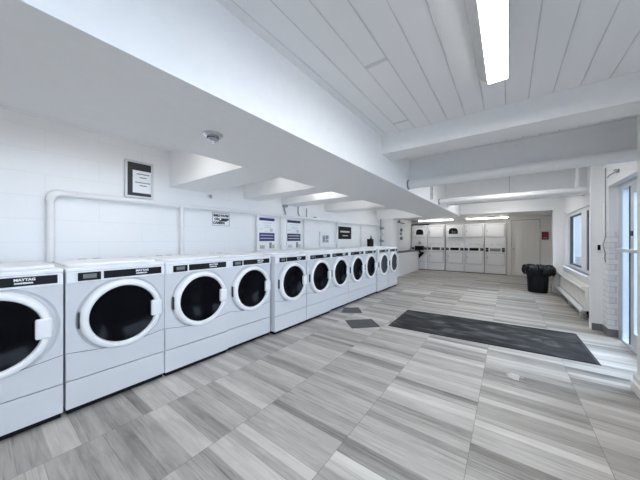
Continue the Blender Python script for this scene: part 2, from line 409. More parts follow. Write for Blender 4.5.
obj('window_sill', B(XR-0.06, XR+0.05, V0-0.05, V1+0.05, VZ0-0.045, VZ0), 'vinyl', w, bevel=0.006)
# door_1: glazed street door with sidelight ------------------------
d = sthing('door_1')
fx0, fx1 = XR+0.09, XR+0.17
obj('door_frame', BB((fx0, fx1, D1-0.16, D1, 0, DZ), (fx0, fx1, D0, D0+0.07, 0, DZ), (fx0, fx1, D0+0.07, D1-0.16, DZ-0.07, DZ), (fx0-0.01, fx1, D0+0.07, D1-0.16, 0, 0.03)), 'alu', d, bevel=0.003)
obj('door_gasket', BB((fx0+0.012, fx1-0.02, 4.74, 4.80, 0.03, DZ-0.07)), 'darkgasket', d)
lf = bmesh.new()
for q in [(4.64, 4.74, 0.03, DZ-0.07), (D0+0.07, D0+0.14, 0.03, DZ-0.07), (D0+0.14, 4.64, 0.03, 0.20), (D0+0.14, 4.64, DZ-0.16, DZ-0.07)]:
    box(lf, fx0+0.01, fx1-0.01, *q)
leaf = obj('door_leaf', lf, 'alu', d, bevel=0.003)
obj('push_bar', BB((fx0-0.05, fx0-0.02, D0+0.12, 5.02, 1.16, 1.20), (fx0-0.05, fx0+0.02, 4.98, 5.02, 1.16, 1.20), (fx0-0.05, fx0+0.02, D0+0.12, D0+0.15, 1.16, 1.20)), 'alu', leaf, bevel=0.004)
obj('lock', B(fx0-0.004, fx0+0.01, 4.655, 4.685, 1.36, 1.42), 'darkgasket', leaf)
obj('pane', B(fx0+0.035, fx0+0.043, D0+0.14, 4.64, 0.20, DZ-0.16), 'glass', leaf)
obj('sidelight_pane', B(fx0+0.035, fx0+0.043, 4.80, D1-0.16, 0.03, DZ-0.07), 'glass', d)
obj('door_head', B(fx0-0.005, fx0+0.16, D0, D1, DZ-0.001, DZ+0.03), 'lamp_body', d)
# door_2: white panelled back door ---------------------------------
d = sthing('door_2')
dy = 11.885
bm = bmesh.new()
for q in [(0.104, 0.19, 0.012, 2.035), (0.82, 0.906, 0.012, 2.035), (0.47, 0.54, 0.20, 1.92), (0.19, 0.82, 0.012, 0.20), (0.19, 0.82, 1.92, 2.035), (0.19, 0.47, 0.85, 0.99), (0.54, 0.82, 0.85, 0.99)]:
    box(bm, q[0], q[1], dy, dy+0.03, q[2], q[3])
slab = obj('door_slab', bm, 'beige', d)
for (x0, x1) in [(0.19, 0.47), (0.54, 0.82)]:
    for (z0, z1) in [(0.20, 0.85), (0.99, 1.92)]:
        obj('panel', BB((x0, x1, dy+0.022, dy+0.028, z0, z1), (x0+0.035, x1-0.035, dy+0.008, dy+0.022, z0+0.035, z1-0.035)), 'beige', slab, bevel=0.006)
obj('door_gap', BB((0.09, 0.103, dy+0.02, dy+0.03, 0, 2.05), (0.907, 0.918, dy+0.02, dy+0.03, 0, 2.05), (0.103, 0.907, dy+0.02, dy+0.03, 2.036, 2.05)), 'seam', d)
obj('door_trim', BB((0.045, 0.095, 11.828, 11.85, 0, 2.09), (0.918, 0.945, 11.828, 11.85, 0, 2.09), (0.095, 0.918, 11.828, 11.85, 2.045, 2.09)), 'beige', d, bevel=0.004)
kb = bmesh.new(); cyl(kb, (0.16, dy, 0.98), (0.16, dy-0.035, 0.98), 0.012); lathe(kb, [(0, 0), (0.02, 0.003), (0.028, 0.02), (0.02, 0.04), (0, 0.045)], 'z', (0.16, dy-0.05, 0.958), 20)
obj('knob', kb, 'metal', d, smooth=True)

# outside the windows: paving and a grey brick house across the lane
struct('ground_outside', B(XR+0.25, 12.0, -6, 30, -0.22, -0.10), 'concrete')
struct('wall_across_lane', B(3.1, 3.4, 9.5, 18, -0.1, 2.7), 'out_brick')

# ------------------------------------------------------------------ washers
def rounded_rect(x0, x1, z0, z1, r, n=5):
    pts = []
    for (cx, cz, a0) in [(x1-r, z1-r, 0), (x0+r, z1-r, PI/2), (x0+r, z0+r, PI), (x1-r, z0+r, 1.5*PI)]:
        for i in range(n+1):
            a = a0+PI/2*i/n; pts.append((cx+r*math.cos(a), cz+r*math.sin(a)))
    return pts
HW = 0.337
DC = (0.020, 0.695)     # door centre: y, z
WG = 'row of front loading washers'
def make_washer():
    t = thing('washing_machine', 'washer', 'washing machine', (0, 0, 0), 0, WG)
    # cabinet with a round dish in its front
    bm = bmesh.new()
    z0, z1 = 0.255, 1.075; R = 0.304
    cy, cz = DC
    angs = sorted(set([2*PI*i/72 for i in range(72)] + [math.atan2(z-cz, y-cy) % (2*PI) for y in (-HW, HW) for z in (z0, z1)]))
    inner, outer, dish = [], [], []
    for a in angs:
        c, s = math.cos(a), math.sin(a)
        k = min((HW-cy)/c if c > 1e-9 else 1e9, (-HW-cy)/c if c < -1e-9 else 1e9, (z1-cz)/s if s > 1e-9 else 1e9, (z0-cz)/s if s < -1e-9 else 1e9)
        outer.append(bm.verts.new((0, cy+k*c, cz+k*s)))
        inner.append(bm.verts.new((0, cy+R*c, cz+R*s)))
        dish.append(bm.verts.new((-0.02, cy+(R-0.016)*c, cz+(R-0.016)*s)))
    n = len(angs)
    back = [bm.verts.new((-0.76, v.co.y, v.co.z)) for v in outer]
    for i in range(n):
        j = (i+1) % n
        bm.faces.new((outer[i], outer[j], inner[j], inner[i])); bm.faces.new((inner[i], inner[j], dish[j], dish[i]))
        bm.faces.new((outer[j], outer[i], back[i], back[j]))
    bm.faces.new(dish); bm.faces.new(back[::-1])
    obj('cabinet', bm, 'enamel', t)
    # lower service panel with a sagging upper edge
    bm = bmesh.new()
    top = [(HW-0.003-(2*HW-0.006)*i/16, 0.462-0.036*math.sin(PI*min(1, (i/16)*1.0))**1.2) for i in range(17)]
    prism(bm, [(-HW+0.003, 0.258), (HW-0.003, 0.258)]+top, 0.0005, 0.006)
    obj('service_panel', bm, 'enamel', t, bevel=0.002)
    bm = bmesh.new(); prism(bm, [(v, z-0.002) for v, z in top]+[(v, z+0.004) for v, z in top[::-1]], 0.0003, 0.0015)
    obj('panel_seam', bm, 'seam', t)
    obj('pedestal', B(-0.74, 0.005, -HW, HW, 0.043, 0.249), 'enamel', t, bevel=0.004)
    bm = BB((-0.70, -0.015, -HW+0.01, HW-0.01, 0.006, 0.043))
    for y in (-HW+0.05, HW-0.05):
        for x in (-0.05, -0.68): cyl(bm, (x, y, 0), (x, y, 0.03), 0.022, seg=14)
    obj('kick_base', bm, 'kick', t)
    # top
    bm = bmesh.new(); box(bm, -0.765, 0.008, -HW, HW, 1.073, 1.098)
    obj('top_panel', bm, 'console', t, bevel=0.007, segs=3)
    bm = bmesh.new(); prism(bm, rounded_rect(-0.755, -0.10, -HW+0.022, HW-0.022, 0.06), 1.098, 1.122, 'xy')
    tp = obj('raised_lid', bm, 'console', t, bevel=0.012, segs=3)
    for y in (-0.11, 0.0): obj('lid_slot', B(-0.72, -0.70, y-0.03, y+0.03, 1.122, 1.128), 'greytxt', tp)
    # control console
    bm = bmesh.new(); box(bm, 0.0, 0.014, -HW+0.002, HW-0.002, 0.986, 1.068)
    con = obj('control_panel', bm, 'console', t, bevel=0.004)
    obj('control_display', B(0.0145, 0.018, -0.118, 0.306, 1.000, 1.061), 'black', con, bevel=0.002)
    text('wordmark', 'MAYTAG', 0.024, 'paper', con, (0.0185, 0.150, 1.042), ROT_PX)
    text('wordmark', 'COMMERCIAL', 0.0135, 'paper', con, (0.0185, 0.146, 1.019), ROT_PX)
    bm = BB((0.0145, 0.026, -0.283, -0.130, 0.990, 1.068))
    rd = obj('card_reader', bm, 'console', t, bevel=0.004)
    obj('reader_face', B(0.026, 0.029, -0.275, -0.138, 0.998, 1.061), 'black', rd, bevel=0.004)
    obj('reader_display', B(0.029, 0.030, -0.245, -0.165, 1.015, 1.048), 'lcd', rd)
    # door
    bm = bmesh.new()
    lathe(bm, [(0.226, -0.018), (0.284, -0.018), (0.284, 0.018), (0.278, 0.038), (0.264, 0.049), (0.248, 0.051), (0.237, 0.046), (0.231, 0.030), (0.226, -0.018)], 'x', (0, cy, cz), 72)
    dr = obj('door', bm, 'ringp', t, smooth=True)
    bm = bmesh.new()
    lathe(bm, [(0.0, -0.014), (0.10, -0.010), (0.18, 0.006), (0.226, 0.028), (0.232, 0.030)], 'x', (0, cy, cz), 72)
    obj('door_glass', bm, 'doorglass', dr, smooth=True)
    bm = bmesh.new(); box(bm, 0.022, 0.058, cy+0.192, cy+0.276, cz-0.070, cz+0.070)
    obj('door_handle', bm, 'ringp', dr, bevel=0.012, segs=3)
    bm = bmesh.new()
    box(bm, -0.004, 0.022, cy-0.291, cy-0.281, cz-0.062, cz+0.062)
    obj('hinge', bm, 'darkgasket', dr, bevel=0.003)
    return t
bounds = [-0.285, 0.40, 1.07, 1.75, 2.43, 3.115, 3.80, 4.475, 5.15, 5.83, 6.555, 7.26]
fronts = [-2.635, -2.64, -2.625, -2.645, -2.575, -2.575, -2.60, -2.60, -2.61, -2.575, -2.575]
wl = ['white front loading washer nearest the camera, its door cut by the photo edge',
      'white front loading washer second in the row, below the framed notice, whole door in view',
      'white front loading washer third in the row, left of the one below the camera sign',
      'white front loading washer fourth in the row, set back beside one that juts forward',
      'white front loading washer fifth in the row, jutting forward with its side showing',
      'white front loading washer sixth in the row, below the grey square panel on the wall',
      'white front loading washer seventh in the row, below the black wall sign',
      'white front loading washer eighth in the row, right of the black wall sign',
      'white front loading washer ninth in the row, just before the farthest pair',
      'white front loading washer last but one, first of the farthest pair, grey reflection painted into its door glass',
      'white front loading washer at the far end of the row, black jug on its top']
w0 = make_washer()
washers = []
for i in range(11):
    loc = (fronts[i], (bounds[i]+bounds[i+1])/2 + (-0.0055, 0.004, 0.004, 0, 0.012, 0.012, 0.009, 0.012, 0.011, 0, 0)[i] + (0.006 if i == 9 else 0), 0)
    if i == 0: w0.location = loc; w0['label'] = wl[0]; washers.append(w0)
    else: washers.append(dup(w0, loc, wl[i]))
for ch in w0.children:       # the nearest door sits a little to the left
    if ch.name.split('.')[0] == 'door': ch.location.y = -0.018
for wm in washers[9:]:       # grey reflection painted into the last two door glasses
    for ch in wm.children:
        if ch.name.startswith('door'):
            for g in ch.children:
                if g.name.startswith('door_glass'):
                    g.data = g.data.copy(); g.data.materials[0] = M['doorglass_reflect']

# ------------------------------------------------------------------ stacked dryers on the back wall
def make_dryer(black_squares):
    t = thing('stacked_dryer', 'dryer', 'dryer', (0, 0, 0), 0, 'stacked dryers along the back wall')
    W = 0.335
    obj('cabinet', BB((-W, W, 0, 0.70, 0.03, 1.965)), 'dryer', t, bevel=0.004)
    obj('base', B(-W+0.01, W-0.01, 0.02, 0.68, 0.0, 0.03), 'tilebase', t)
    for z0, z1 in ((1.905, 1.945), (1.34, 1.40)): obj('frame_strip', B(-W+0.01, W-0.01, -0.006, 0, z0, z1), 'dryer', t, bevel=0.002)
    for q in ((-0.285, 0.295, 1.41, 1.895), (-0.275, 0.295, 0.35, 0.81)): obj('door_gap_shade', B(q[0], q[1], -0.004, 0, q[2], q[3]), 'dryer_line', t)  # grey plates draw the shaded gap around each door
    up = obj('upper_door', B(-0.275, 0.285, -0.028, 0, 1.42, 1.885), 'dryer', t, bevel=0.008)
    obj('finger_pull', B(-0.262, -0.242, -0.034, -0.028, 1.62, 1.70), 'dryer_line', up, bevel=0.002)
    lo = obj('lower_door', B(-0.265, 0.285, -0.028, 0, 0.36, 0.80), 'dryer', t, bevel=0.008)
    obj('finger_pull', B(-0.25, -0.228, -0.034, -0.028, 0.60, 0.67), 'dryer_line', lo, bevel=0.002)
    obj('kick_panel', B(-W+0.004, W-0.004, -0.008, 0, 0.04, 0.325), 'dryer', t, bevel=0.003)
    cp = obj('control_panel', B(-W+0.006, W-0.006, -0.012, 0, 0.845, 1.035), 'dryer', t, bevel=0.003)
    if black_squares:
        for x in (-0.255, 0.255):
            for z in (0.895, 0.975): obj('coin_slot', B(x-0.045, x+0.045, -0.020, -0.012, z-0.034, z+0.034), 'black_matte', cp, bevel=0.004)
        obj('button_pad', B(-0.17, 0.17, -0.016, -0.012, 0.875, 0.99), 'midtxt', cp)
    else:
        for x in (-0.265, 0.265):
            obj('coin_slot', B(x-0.05, x-0.004, -0.022, -0.012, 0.885, 0.995), 'black_matte', cp, bevel=0.003)
            obj('coin_slot', B(x+0.004, x+0.05, -0.022, -0.012, 0.885, 0.985), 'black_matte', cp, bevel=0.003)
        bm = bmesh.new(); box(bm, -0.155, 0.155, -0.018, -0.012, 0.89, 0.995)
        k = obj('button_pad', bm, 'black_matte', cp)
        bm = bmesh.new()
        for i in range(7): box(bm, -0.14+i*0.042, -0.120+i*0.042, -0.020, -0.018, 0.93, 0.955)
        obj('key', bm, 'midtxt', k)
    bm = bmesh.new()
    for x0, x1 in ((-0.16, -0.06), (0.03, 0.21)): box(bm, x0, x1, -0.002, 0.0, 1.135, 1.155)
    obj('printed_line', bm, 'greytxt', t)
    return t, up
def arch(bm, cx, z0, w, h, y0, y1):
    pts = [(cx-w/2, z0), (cx+w/2, z0)]
    for i in range(13):
        a = PI*i/12; pts.append((cx+w/2*abs(math.cos(a))**0.7*(1 if math.cos(a) >= 0 else -1), z0+h*0.45+h*0.55*math.sin(a)))
    prism(bm, pts, y0, y1, 'xz')
DY = 11.76
dx = [-3.175, -2.485, -1.775, -1.085, -0.395]
dl = ['white stacked dryer at the left end of the back row, its controls hanging out',
      'white stacked dryer second from the left in the back row, plain closed doors',
      'white stacked dryer in the middle of the back row, upper door standing ajar',
      'white stacked dryer second from the right in the back row, plain closed doors',
      'white stacked dryer at the right end of the back row, beside the white door']
d0, up0 = make_dryer(False)
d0.location = (dx[1], DY, 0); d0['label'] = dl[1]
dryers = {1: d0}
for i in (0, 2, 3): dryers[i] = dup(d0, (dx[i], DY, 0), dl[i])
d5, _ = make_dryer(True); d5.location = (dx[4], DY, 0); d5['label'] = dl[4]
def child(o, n):
    return [c for c in o.children if c.name.split('.')[0] == n][0]
# left end dryer: arched window, hanging controls, dark top edge
t = dryers[0]
bm = bmesh.new(); arch(bm, 0.02, 1.54, 0.31, 0.24, -0.036, -0.028)
obj('drum_window', bm, 'black_matte', child(t, 'upper_door'), label='black arched window')
obj('top_edge', B(-0.335, 0.40, -0.03, 0.02, 1.966, 2.010), 'black_matte', t, label='black strip along the top')
bm = bmesh.new(); box(bm, -0.17, 0.20, -0.10, -0.012, 0.87, 1.05)
hb = obj('open_control_box', bm, 'black_matte', t, bevel=0.006, label='black opened control box')
bm = bmesh.new(); tube(bm, [(0.0, -0.09, 0.90), (0.03, -0.12, 0.82), (0.08, -0.12, 0.77), (0.12, -0.12, 0.74)], 0.035, 8)
prism(bm, [(0.24, 0.74), (0.17, 0.80), (-0.13, 0.60), (-0.02, 0.47)], -0.14, -0.09, 'xz')
obj('dangling_panel', bm, 'black_matte', hb, label='dark panel dangling at a slant')
bm = bmesh.new(); box(bm, -0.03, 0.07, -0.03, 0, 1.20, 1.24); cyl(bm, (0.02, -0.02, 1.16), (0.02, -0.02, 1.2), 0.02); box(bm, -0.05, 0.09, -0.03, 0, 1.12, 1.16)
obj('loose_bracket', bm, 'midtxt', t, label='small dark bracket')
# middle dryer: upper door ajar, hinged on its right edge
t = dryers[2]; ud = child(t, 'upper_door')
ud.data = ud.data.copy()
bm = bmesh.new(); arch(bm, -0.05, 1.56, 0.33, 0.24, -0.036, -0.028)
aw = obj('drum_window', bm, 'black_matte', ud, label='black arched window')
bm = BB((-0.10, -0.075, -0.039, -0.036, 1.60, 1.70), (-0.04, -0.01, -0.039, -0.036, 1.60, 1.66), (0.035, 0.05, -0.039, -0.036, 1.60, 1.68))
obj('window_print', bm, 'midtxt', ud)
piv = Matrix.Translation((0.285, 0, 0)) @ Matrix.Rotation(math.radians(17), 4, 'Z') @ Matrix.Translation((-0.285, 0, 0))
ud.matrix_local = piv

# ------------------------------------------------------------------ white counter by the back
t = thing('storage_counter', 'low white counter with a dark top between the washers and the dryers', 'counter', (-3.34, 10.05, 0))
obj('body', BB((-0.20, 0.19, -1.45, 1.50, 0.0, 0.835)), 'dryer', t, bevel=0.004)
obj('countertop', B(-0.205, 0.215, -1.47, 1.52, 0.836, 0.872), 'counter', t, bevel=0.004)
bm = BB((0.191, 0.20, -0.98, -0.90, 0.70, 0.72))
obj('latch', bm, 'metal', t)

# ------------------------------------------------------------------ things on the left wall
# white heating pipe with drops
t = thing('wall_pipe', 'white painted pipe running along the left wall with drops behind the washers', 'pipe', (XW+0.055, 0, 0))
zt = 1.765
bm = bmesh.new(); tube(bm, [(0, 0.50, zt), (0, 2.0, zt), (0, 4.2, zt+0.01), (0, 6.2, zt+0.02), (0, 8.1, zt+0.03)], 0.031, 16); obj('pipe_run', bm, 'pipe', t, smooth=True)
bm = bmesh.new(); tube(bm, arc((0, 0.50, zt-0.07), 0.07, PI/2, PI, 8, 'yz')+[(0, 0.43, 0.4)], 0.029, 16); obj('pipe_drop', bm, 'pipe', t, smooth=True)
bm = bmesh.new(); tube(bm, arc((0, 0.50, zt-0.07), 0.07, PI/2*0.9, PI*1.05, 8, 'yz'), 0.038, 16); obj('elbow', bm, 'pipe', t, smooth=True)
for y, r in ((1.64, 0.024), (2.92, 0.026), (3.50, 0.024), (4.17, 0.022), (5.48, 0.026), (6.80, 0.024)):
    bm = bmesh.new(); cyl(bm, (0, y, 0.4), (0, y, zt-0.02), r, seg=14); cyl(bm, (0, y, zt-0.07), (0, y, zt-0.02), r+0.008, seg=14); obj('pipe_drop', bm, 'pipe', t, smooth=True)

def framed(t): pass
# framed notice standing on the pipe
t = thing('notice_frame', 'white framed charcoal board with a white notice, standing on the wall pipe', 'frame', (XW+0.012, 1.165, 1.806))
W, H = 0.146, 0.435
obj('frame', BB((0, 0.03, -W, -W+0.024, 0, H), (0, 0.03, W-0.024, W, 0, H), (0, 0.03, -W+0.024, W-0.024, 0, 0.024), (0, 0.03, -W+0.024, W-0.024, H-0.024, H)), 'frame_grey', t, bevel=0.003)
obj('backing_board', B(0, 0.016, -W+0.024, W-0.024, 0.024, H-0.024), 'board', t)
pp = obj('paper', B(0.016, 0.019, -0.068, W-0.026, 0.062, 0.325), 'paper', t)
bm = bmesh.new()
for y0, y1, z in ((-0.03, 0.10, 0.285), (0.0, 0.075, 0.245), (-0.045, 0.11, 0.185), (0.0, 0.075, 0.15)):
    box(bm, 0.019, 0.0195, y0, y1, z-0.006, z+0.006)
obj('printed_line', bm, 'midtxt', pp)
# camera sign
t = thing('camera_sign', 'small white sign with black capitals and a camera picture below the wall pipe', 'sign', (XW+0.002, 2.25, 1.625))
obj('sign_plate', B(0, 0.004, -0.145, 0.145, -0.098, 0.098), 'paper', t)
obj('sign_border', BB((0.004, 0.005, -0.145, -0.139, -0.098, 0.098), (0.004, 0.005, -0.139, 0.145, 0.092, 0.098), (0.004, 0.005, -0.139, 0.145, -0.098, -0.092), (0.004, 0.005, 0.139, 0.145, -0.092, 0.092)), 'midtxt', t)
for s, yy, zz in (("SMILE YOU'RE", 0, 0.055), ('ON', -0.07, 0.0), ('CAMERA', -0.035, -0.055)):
    text('lettering', s, 0.050 if s != "SMILE YOU'RE" else 0.041, 'darktxt', t, (0.0055, yy, zz), ROT_PX, bold=0.0028)
bm = bmesh.new(); box(bm, 0.004, 0.006, 0.0, 0.10, -0.028, 0.018); cyl(bm, (0.004, 0.05, -0.005), (0.007, 0.05, -0.005), 0.022, seg=20); box(bm, 0.004, 0.006, 0.10, 0.13, -0.012, 0.02); box(bm, 0.004, 0.006, -0.03, 0.0, -0.03, -0.012)
obj('camera_picture', bm, 'darktxt', t)
# two information boards
def info_board(label, loc, navy, hw, zoff, olive):
    t = thing('information_board', label, 'notice board', loc, 0, 'information boards behind the washers')
    obj('board', B(0, 0.01, -hw-0.02, hw+0.02, -0.33, 0.31), 'paper', t, bevel=0.002)
    hd = obj('header_band', B(0.01, 0.0115, -hw, hw, 0.235, 0.285), navy, t)
    mb = obj('blue_band', B(0.01, 0.0115, -hw, hw, -0.135, 0.015), navy, t)
    bm = bmesh.new()
    for z in (-0.03, -0.085): box(bm, 0.0115, 0.012, -hw+0.03, hw-0.03, z-0.007, z+0.007)
    obj('white_line', bm, 'greytxt', mb)
    bm = bmesh.new()
    for y0, y1, z in ((-0.6, 0.7, 0.195), (-0.35, 0.5, 0.15), (-0.4, 0.6, 0.115), (-0.95, -0.5, 0.08), (-0.3, 0.15, 0.045)):
        box(bm, 0.01, 0.0108, y0*hw, y1*hw, z-0.005, z+0.005)
    obj('printed_line', bm, 'greytxt', t)
    bm = BB((0.01, 0.011, hw*0.35, hw*0.75, 0.035, 0.095))
    obj('picture', bm, 'greytxt', t)
    obj('footer_picture', BB((0.01, 0.011, hw*0.3, hw*0.62, -0.27, -0.16)), 'midtxt', t)
    obj('footer_patch', BB((0.01, 0.011, -hw*0.9, -hw*0.3, -0.27, -0.21), (0.01, 0.011, hw*0.68, hw*0.98, -0.27, -0.20)), olive, t)
    return t
info_board('white information board with bright navy bands, left of the two behind the washers', (XW+0.002, 3.17, 1.425), 'navy', 0.185, 0, 'olive')
info_board('white information board with blackish navy bands, right of the two behind the washers', (XW+0.002, 3.90, 1.425), 'navy2', 0.20, 0, 'greytxt')
# small grey control panel
t = thing('control_box', 'square white wall box with a grey dotted panel, left of the black sign', 'control box', (XW+0.002, 4.97, 1.335))
obj('box', B(0, 0.04, -0.20, 0.20, -0.17, 0.17), 'vinyl', t, bevel=0.006)
obj('dial_panel', B(0.04, 0.045, -0.12, 0.14, -0.09, 0.09), 'greytxt', t)
bm = BB((0.045, 0.05, 0.02, 0.12, 0.0, 0.08), (0.045, 0.05, -0.10, -0.02, -0.07, 0.06), (0.045, 0.05, 0.03, 0.11, -0.07, -0.03))
obj('dial', bm, 'midtxt', t)
# black sign
t = thing('black_sign', 'black rectangular sign with white lettering lines on the left wall', 'sign', (XW+0.002, 5.93, 1.50))
obj('sign_plate', B(0, 0.012, -0.34, 0.34, -0.165, 0.165), 'black_matte', t)
obj('white_line', BB((0.012, 0.0135, -0.24, 0.24, 0.01, 0.055), (0.012, 0.0135, -0.12, 0.16, -0.085, -0.06)), 'greytxt', t)
# black jug on washers
t = thing('jug', 'black plastic jug with a narrow neck standing on top of the last washer', 'jug', (-3.19, 6.77, 1.124))
bm = bmesh.new(); prism(bm, rounded_rect(-0.06, 0.06, -0.115, 0.115, 0.035), 0, 0.215, 'xy'); obj('body', bm, 'black_matte', t, bevel=0.012)
bm = bmesh.new(); lathe(bm, [(0.0, 0.213), (0.038, 0.213), (0.024, 0.245), (0.016, 0.255), (0.016, 0.31), (0, 0.31)], 'z', (0, 0.045, 0), 16); obj('neck', bm, 'black_matte', t, smooth=True)
# standpipe with valves near the return wall
t = thing('valve_pipe', 'grey vertical water pipe with dark valves beside the white wall return', 'pipe', (-3.40, 8.02, 0))
bm = bmesh.new(); cyl(bm, (0, 0, 0.0), (0, 0, 2.0), 0.022, seg=12); obj('pipe_run', bm, 'metal', t, smooth=True)
for z in (1.70, 1.28):
    bm = bmesh.new(); cyl(bm, (0, 0, z-0.05), (0, 0, z+0.05), 0.04, seg=12); cyl(bm, (0, 0, z), (0.09, -0.02, z), 0.03, seg=12); cyl(bm, (0.09, -0.05, z), (0.09, 0.02, z), 0.02, seg=10)
    obj('valve', bm, 'midtxt', t, smooth=True)
bm = bmesh.new(); cyl(bm, (0, -0.03, 1.50), (0.07, -0.03, 1.50), 0.05, seg=14); obj('gauge', bm, 'chrome', t, smooth=True)
# thin conduits on the left wall
bm = bmesh.new(); tube(bm, [(XW+0.03, 3.62, 2.0), (XW+0.03, 3.61, 1.93)]+[(XW+0.03, 3.60+0.03*math.sin(k/2), 1.9-0.022*k) for k in range(6)], 0.016, 10); box(bm, XW+0.0, XW+0.06, 3.57, 3.67, 1.955, 2.0)
tag(obj('conduit', bm, 'metal', smooth=True), 'short grey flexible conduit hanging above the information boards', 'conduit')
bm = bmesh.new(); tube(bm, [(XW+0.02, 4.02, 2.0), (XW+0.02, 4.02, 1.90)]+arc((XW+0.02, 4.12, 1.90), 0.10, PI, 1.5*PI, 6, 'yz')+[(XW+0.02, 4.55, 1.80)], 0.013, 8)
tube(bm, [(XW+0.02, 4.30, 2.0), (XW+0.02, 4.30, 1.80)], 0.011, 8); box(bm, XW, XW+0.06, 4.55, 4.62, 1.77, 1.83)
tag(obj('conduit', bm, 'metal', smooth=True), 'thin grey conduit bending along the wall right of the flexible one', 'conduit')
# sidewall sprinkler
t = thing('sprinkler', 'small chrome sprinkler head on the left wall above the camera sign', 'sprinkler', (XW, 2.05, 1.955))
bm = bmesh.new(); cyl(bm, (0, 0, 0), (0.008, 0, 0), 0.032, seg=18); obj('plate', bm, 'pipe', t, smooth=True)
bm = bmesh.new(); cyl(bm, (0.008, 0, 0), (0.05, 0, 0), 0.010, seg=10); cyl(bm, (0.05, 0, -0.002), (0.054, 0, -0.002), 0.022, seg=14); box(bm, 0.01, 0.05, 0.018, 0.024, -0.03, 0.02); obj('deflector', bm, 'metal', t)
# board of valves near the counter
t = thing('utility_board', 'pale grey utility board with dark knobs on the wall above the counter', 'board', (XW+0.002, 10.2, 1.50))
obj('panel', B(0, 0.03, -1.25, 0.6, -0.55, 0.50), 'paper', t)
bm = bmesh.new(); tube(bm, [(0.05, -1.3, 0.52), (0.05, 0.5, 0.50)], 0.02, 8); obj('rail', bm, 'midtxt', t)
for y, z, r in ((-1.1, -0.1, 0.05), (0.12, 0.22, 0.065), (0.12, -0.12, 0.065), (0.05, 0.05, 0.035), (-0.15, 0.55, 0.05)):
    bm = bmesh.new(); cyl(bm, (0.03, y, z), (0.09, y, z), r, seg=16); obj('knob', bm, 'midtxt', t, smooth=True)

# ------------------------------------------------------------------ ceiling things
def strip_light(name_label, loc, length, along, mat, zc):
    t = thing('strip_light', name_label, 'ceiling light', loc)
    h = length/2
    if along == 'y':
        bm = bmesh.new(); prism(bm, [(-0.115, 0.0), (0.064, 0.0), (0.060, -0.094), (0.0545, -0.094), (0.0545, -0.05), (-0.0545, -0.05), (-0.0545, -0.088), (-0.095, -0.050)], -h, h, 'xz'); [box(bm, -0.0545, 0.0545, e-0.006, e+0.006, -0.096, -0.049) for e in (-h-0.002, h+0.002)]; obj('housing', bm, 'lamp_body', t)
        bm = bmesh.new(); prism(bm, [(-0.054, -0.0505), (0.054, -0.0505), (0.054, -0.090), (0.044, -0.094), (-0.044, -0.094), (-0.054, -0.090)], -h+0.004, h-0.004, 'xz'); obj('diffuser', bm, mat, t)
    else:
        bm = bmesh.new(); box(bm, -h, h, -0.06, 0.06, -0.045, 0); obj('housing', bm, 'lamp_body', t, bevel=0.003)
        bm = bmesh.new(); box(bm, -h+0.01, h-0.01, -0.052, 0.052, -0.072, -0.0455); obj('diffuser', bm, mat, t, bevel=0.012)
    return t
strip_light('bright white strip light on the board ceiling overhead', (-0.055, 1.46, ZC), 1.22, 'y', 'lamp', ZC)
strip_light('added unseen strip light on the board ceiling behind the camera', (-0.055, -1.9, ZC), 1.22, 'y', 'lamp', ZC)  # added lamp out of view, lifts the overall brightness
strip_light('added unseen strip light on the board ceiling between the front and middle headers', (-0.055, 4.75, ZT), 1.0, 'y', 'lamp', ZT)  # added lamp hidden by the front header, brightens the middle bay
strip_light('added unseen strip light on the board ceiling between the middle and rear headers', (-0.055, 7.35, ZT), 1.0, 'y', 'lamp', ZT)  # added lamp hidden by the middle header, brightens the bay behind it
for k, (yy, ll) in enumerate([(-1.5, 0.9), (0.75, 0.95), (2.30, 0.22), (3.27, 0.36), (4.45, 0.4), (6.8, 1.2)]):  # added lamps, hidden in the recesses to brighten the left wall
    strip_light(['added unseen strip light in the wall recess behind the camera', 'added unseen strip light in the first recess, above the framed notice',
        'added short unseen strip light in the second recess, above the information boards', 'added short unseen strip light in the narrow third recess', 'added unseen strip light in the recess above the square wall box',
        'added unseen strip light in the farthest recess, above the black jug'][k], (-2.5, yy, ZT if yy > 3.95 else ZC), ll, 'y', 'lamp_added_recess', ZC)
strip_light('thin strip light on the rear ceiling, left of the pair above the dryers', (-2.42, 11.3, 2.17), 1.32, 'x', 'lamp_dim', 2.17)
strip_light('thin strip light on the rear ceiling, right of the pair above the dryers', (-0.64, 11.25, 2.17), 1.30, 'x', 'lamp_dim', 2.17)
# smoke detector under the soffit
t = thing('smoke_detector', 'round chrome and white heat detector under the soffit', 'smoke detector', (-1.55, 0.925, ZS))
bm = bmesh.new(); lathe(bm, [(0, 0), (0.062, 0), (0.062, -0.008), (0.050, -0.018), (0.036, -0.020), (0, -0.020)], 'z', (0, 0, 0), 32); obj('base_plate', bm, 'chrome', t, smooth=True)
bm = bmesh.new(); lathe(bm, [(0.034, -0.020), (0.036, -0.036), (0.026, -0.044), (0.016, -0.046), (0.012, -0.058), (0, -0.060)], 'z', (0, 0, 0), 28); obj('sensor_head', bm, 'chrome', t, smooth=True)
bm = bmesh.new(); lathe(bm, [(0.038, -0.024), (0.0385, -0.026), (0.038, -0.030), (0.036, -0.030), (0.036, -0.024), (0.038, -0.024)], 'z', (0, 0, 0), 28); obj('vent_ring', bm, 'darkgasket', t, smooth=True)
